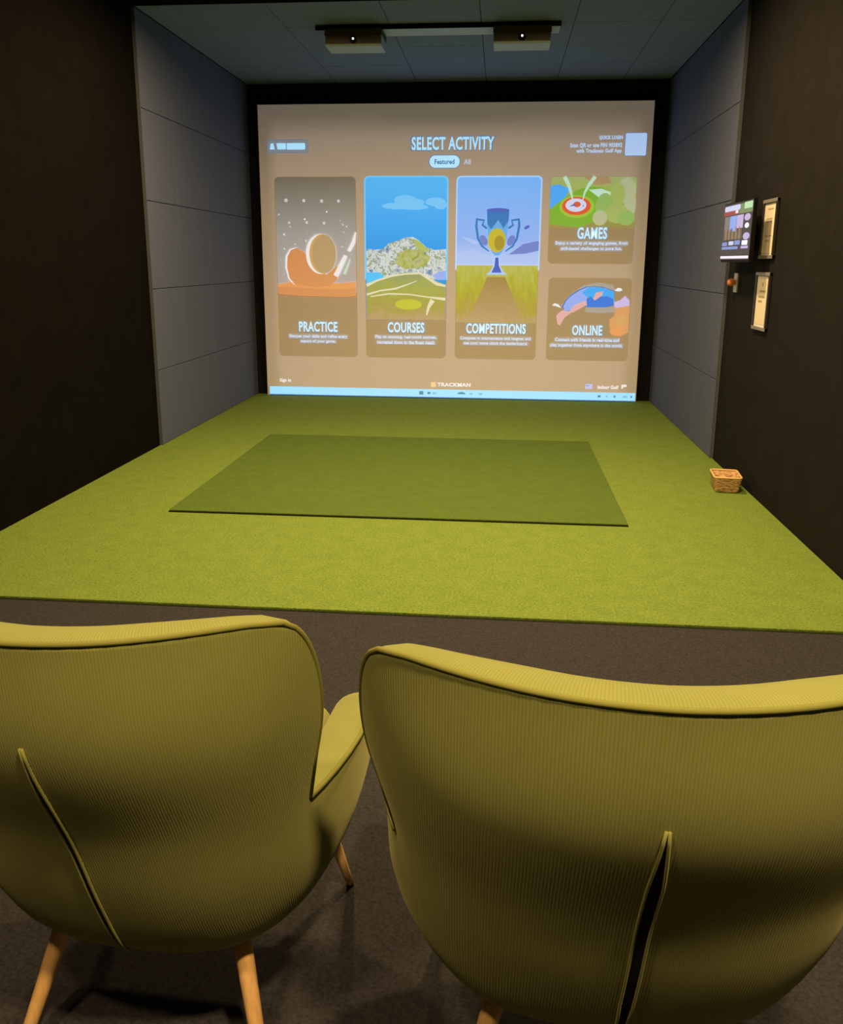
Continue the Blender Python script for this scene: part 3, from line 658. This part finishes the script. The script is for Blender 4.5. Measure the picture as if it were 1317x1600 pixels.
def ucols(lim):
    c = [0, .04, .08, .12, .16, .2, .24, .28, .32, .36, .4, .43, .46]
    c += [.46+.14*(1-(1-i/24)**3)**(1/2.2) for i in range(1, 25)]; c = [x for i, x in enumerate(c) if x < .5992 and (i == 0 or x-c[i-1] > .0008)]+[.60]
    if lim > .6: c += [.606, .615, .63, .65, .68, .71, .75, .8, .85, .9, .94, .97, 1.0]
    return [-x for x in c[::-1] if x > 0]+c
def arc_table(z, us):
    d = {}; i0 = us.index(0); s = 0; d[i0] = 0
    for k in range(i0+1, len(us)): s += (outer(us[k], z)-outer(us[k-1], z)).length; d[k] = s
    s = 0
    for k in range(i0-1, -1, -1): s -= (outer(us[k], z)-outer(us[k+1], z)).length; d[k] = s
    return d
def thick(u):
    a = abs(u)
    q = min(1, max(0, (a-.2)/.32)); q = q*q*(3-2*q)
    return .078-.026*q if a <= .6 else (.052+.028*min(1, (a-.6)/.05))
ZJ = .555
def make_shell():
    """one upholstered shell: back, wings and arms"""
    bm = bmesh.new(); uvl = bm.loops.layers.uv.new('UVMap'); vc = {}
    uvof = {}
    def V_(p, uv):
        v = bm.verts.new(p); uvof[v] = uv; return v
    def face(vs):
        vs = [v for i, v in enumerate(vs) if v not in vs[:i]]
        if len(vs) < 3: return
        try: f = bm.faces.new(vs)
        except ValueError: return
        f.smooth = True
        for l in f.loops: l[uvl].uv = uvof[l.vert]
    us = ucols(1.0); nu = len(us)
    zlow = [.215, .219, .227, .238, .25, .265, .29, .32, .36, .40, .44, .48, .52, ZJ]
    # lower outer surface
    grid = []
    for r, z in enumerate(zlow):
        last = r == len(zlow)-1; row = []
        for k, u in enumerate(us):
            zz = z if abs(u) <= .6 else min(z, .215+(z-.215)/(ZJ-.215)*(top(u)-.215))
            row.append(V_(outer(u, zz), None))
        grid.append(row)
    for r, z in enumerate(zlow):
        at = arc_table(z, us)
        for k in range(nu): uvof[grid[r][k]] = (at[k], z)
    # upper outer surface
    ui_ = [k for k, u in enumerate(us) if abs(u) <= .6001]
    fr = [0, .05, .1, .16, .22, .28, .34, .4, .46, .52, .58, .64, .7, .76, .82, .88, .92, .955, .98, 1.0]
    up = {k: [grid[-1][k]] for k in ui_}
    for t in fr[1:]:
        for k in ui_:
            z = ZJ+(top(us[k])-ZJ)*t
            up[k].append(V_(outer(us[k], z), None))
    for k in ui_:
        for j in range(1, len(fr)):
            z = up[k][j].co.z; uvof[up[k][j]] = (arc_table(round(z, 2), us)[k], z)
    for r in range(len(zlow)-1):
        for k in range(nu-1): face([grid[r][k], grid[r][k+1], grid[r+1][k+1], grid[r+1][k]])
    for j in range(len(fr)-1):
        for k in ui_[:-1]: face([up[k][j], up[k+1][j], up[k+1][j+1], up[k][j+1]])
    # padded lip from the outer edge over to the inside
    def lip(k, vtop):
        u = us[k]; zt = vtop.co.z; p0 = outer(u, zt); n = inward(u, zt); t = thick(u); ring = [vtop]; u0 = uvof[vtop]
        for s in (.06, .16, .3, .45, .6, .75, .88, 1.0):
            hgt = .012*math.sin(math.pi*min(1, s*.93))**.7
            side = -.003*math.sin(math.pi*s) if s < .4 else 0
            ring.append(V_(p0+n*(t*s+side)+Vector((0, 0, hgt-.012*s)), (u0[0], u0[1]+t*s)))
        return ring
    ltop = {}
    for k in range(nu):
        vt = up[k][-1] if k in up else grid[-1][k]
        ltop[k] = lip(k, vt)
    for k in range(nu-1):
        for s in range(8): face([ltop[k][s], ltop[k+1][s], ltop[k+1][s+1], ltop[k][s+1]])
    # inner surface down to the seat
    inner = {}
    for k in range(nu):
        vt = ltop[k][-1]; u = us[k]; zt = vt.co.z; col = [vt]
        for q in range(1, 9):
            z = zt+(.36-zt)*q/8; p = outer(u, z)+inward(u, z)*thick(u)*(1+.25*q/8)
            col.append(V_(p, (uvof[vt][0], z)))
        inner[k] = col
    for k in range(nu-1):
        for q in range(8): face([inner[k][q], inner[k+1][q], inner[k+1][q+1], inner[k][q+1]])
    # arm fronts
    for k in (0, nu-1):
        out = [grid[r][k] for r in range(len(zlow)) if grid[r][k].co.z > .3]
        face(out+ltop[k][1:]+inner[k][1:])
    # underside
    face([grid[0][k] for k in range(nu)])
    bm.verts.ensure_lookup_table(); bmesh.ops.recalc_face_normals(bm, faces=bm.faces)
    me = bpy.data.meshes.new('shell'); bm.to_mesh(me); bm.free(); me.materials.append(M['cord'])
    return me
def edge_curve():
    us = ucols(.6); pts = []
    for k in range(len(us)-1):
        for t in (0, .5):
            u = us[k]+(us[k+1]-us[k])*t; pts.append(outer(u, top(u))+inward(u, top(u))*.0015+Vector((0, 0, .003)))
    u = us[-1]; pts.append(outer(u, top(u))+inward(u, top(u))*.0005)
    return pts
def arm_curve(s):
    us = [.6, .615, .65, .7, .75, .8, .85, .9, .95, 1.0]
    return [outer(s*u, top(u))-inward(s*u, top(u))*.001+Vector((0, 0, .002)) for u in us]
def make_uv(me, fn):
    uvl = me.uv_layers.new(name='UVMap')
    for l in me.loops: uvl.data[l.index].uv = fn(me.vertices[l.vertex_index].co)

def armchair(loc, rz, label, slit_w, slit_top, wide):
    r = empty('armchair', loc, rz); r.scale = (wide, 1, 1); tag(r, label, 'armchair', 'olive corduroy wing armchairs facing the screen')
    sh = bpy.data.objects.new('upholstered_shell', shell_mesh); C.objects.link(sh); sh.parent = r
    b = MB(); b.tube(edge_curve(), .0040, 8); b.build('piping', M['piping'], r, True)
    for s in (-1, 1):
        b = MB(); b.tube(arm_curve(s), .0045, 8); b.build('arm_piping', M['piping'], r, True)
    # zip slit down the middle of the back
    zs_ = [slit_top+(.235-slit_top)*i/24 for i in range(25)]
    wd = [slit_w*min(1, (i/24)*5+.04)*(1 if i < 18 else 1-.75*(i-18)/6) for i in range(25)]
    b = MB(); v = []
    for z, w_ in zip(zs_, wd):
        y = outer(0, z).y-.0022; v += [(-w_, y, z), (w_, y, z)]
    b.add(v, [(2*i, 2*i+1, 2*i+3, 2*i+2) for i in range(24)]); b.build('zip_slit', M['slit'], r, fix=False)
    for s in (-1, 1):
        b = MB(); b.tube([(s*(w_+.0015), outer(0, z).y-.0022, z) for z, w_ in zip(zs_, wd)], .0022, 6); b.build('slit_edge', M['cord'], r, True)
    # seat base and cushion
    b = MB(); b.add([(-.19, .02, .216), (.19, .02, .216), (.19, .262, .216), (-.19, .262, .216), (-.285, .0, .35), (.285, .0, .35), (.285, .292, .35), (-.285, .292, .35)], [(0,1,2,3), (4,5,6,7), (0,1,5,4), (1,2,6,5), (2,3,7,6), (3,0,4,7)]); o = b.build('seat_base', M['cord'], r, True, bevel=.02, segs=3); make_uv(o.data, lambda c: (c.x, c.z))
    b = MB(); b.box(-.235, .235, -.10, .365, .325, .450); o = b.build('seat_cushion', M['cord'], r, True, bevel=.04, segs=4); make_uv(o.data, lambda c: (c.x, c.y))
    # tapered splayed legs
    for (tx, ty, bx, by, rt, rb) in ((.170, -.085, .235, -.165, .0175, .0115), (-.170, -.085, -.235, -.165, .0175, .0115), (.236, .255, .270, .335, .016, .0085), (-.236, .255, -.270, .335, .016, .0085)):
        a, c = Vector((tx, ty, .235)), Vector((bx, by, .006))
        b = MB(); b.tube([a.lerp(c, i/6) for i in range(7)], [rt+(rb-rt)*i/6 for i in range(7)], 20); lg = b.build('leg', M['beech'], r, True)
        b = MB(); b.tube([c+Vector((0, 0, .003)), c-Vector((0, 0, .006))], rb*1.05, 16); b.build('glide', M['foot'], lg, True)
    return r
shell_mesh = make_shell()
armchair((-.326, -7.325, FZ), -.052, 'left olive corduroy wing armchair seen from behind, both rear legs showing', .0035, .772, .97)
armchair((.464, -7.405, FZ), .005, 'right olive corduroy wing armchair with a wide dark slit down its back', .0075, .768, 1.045)
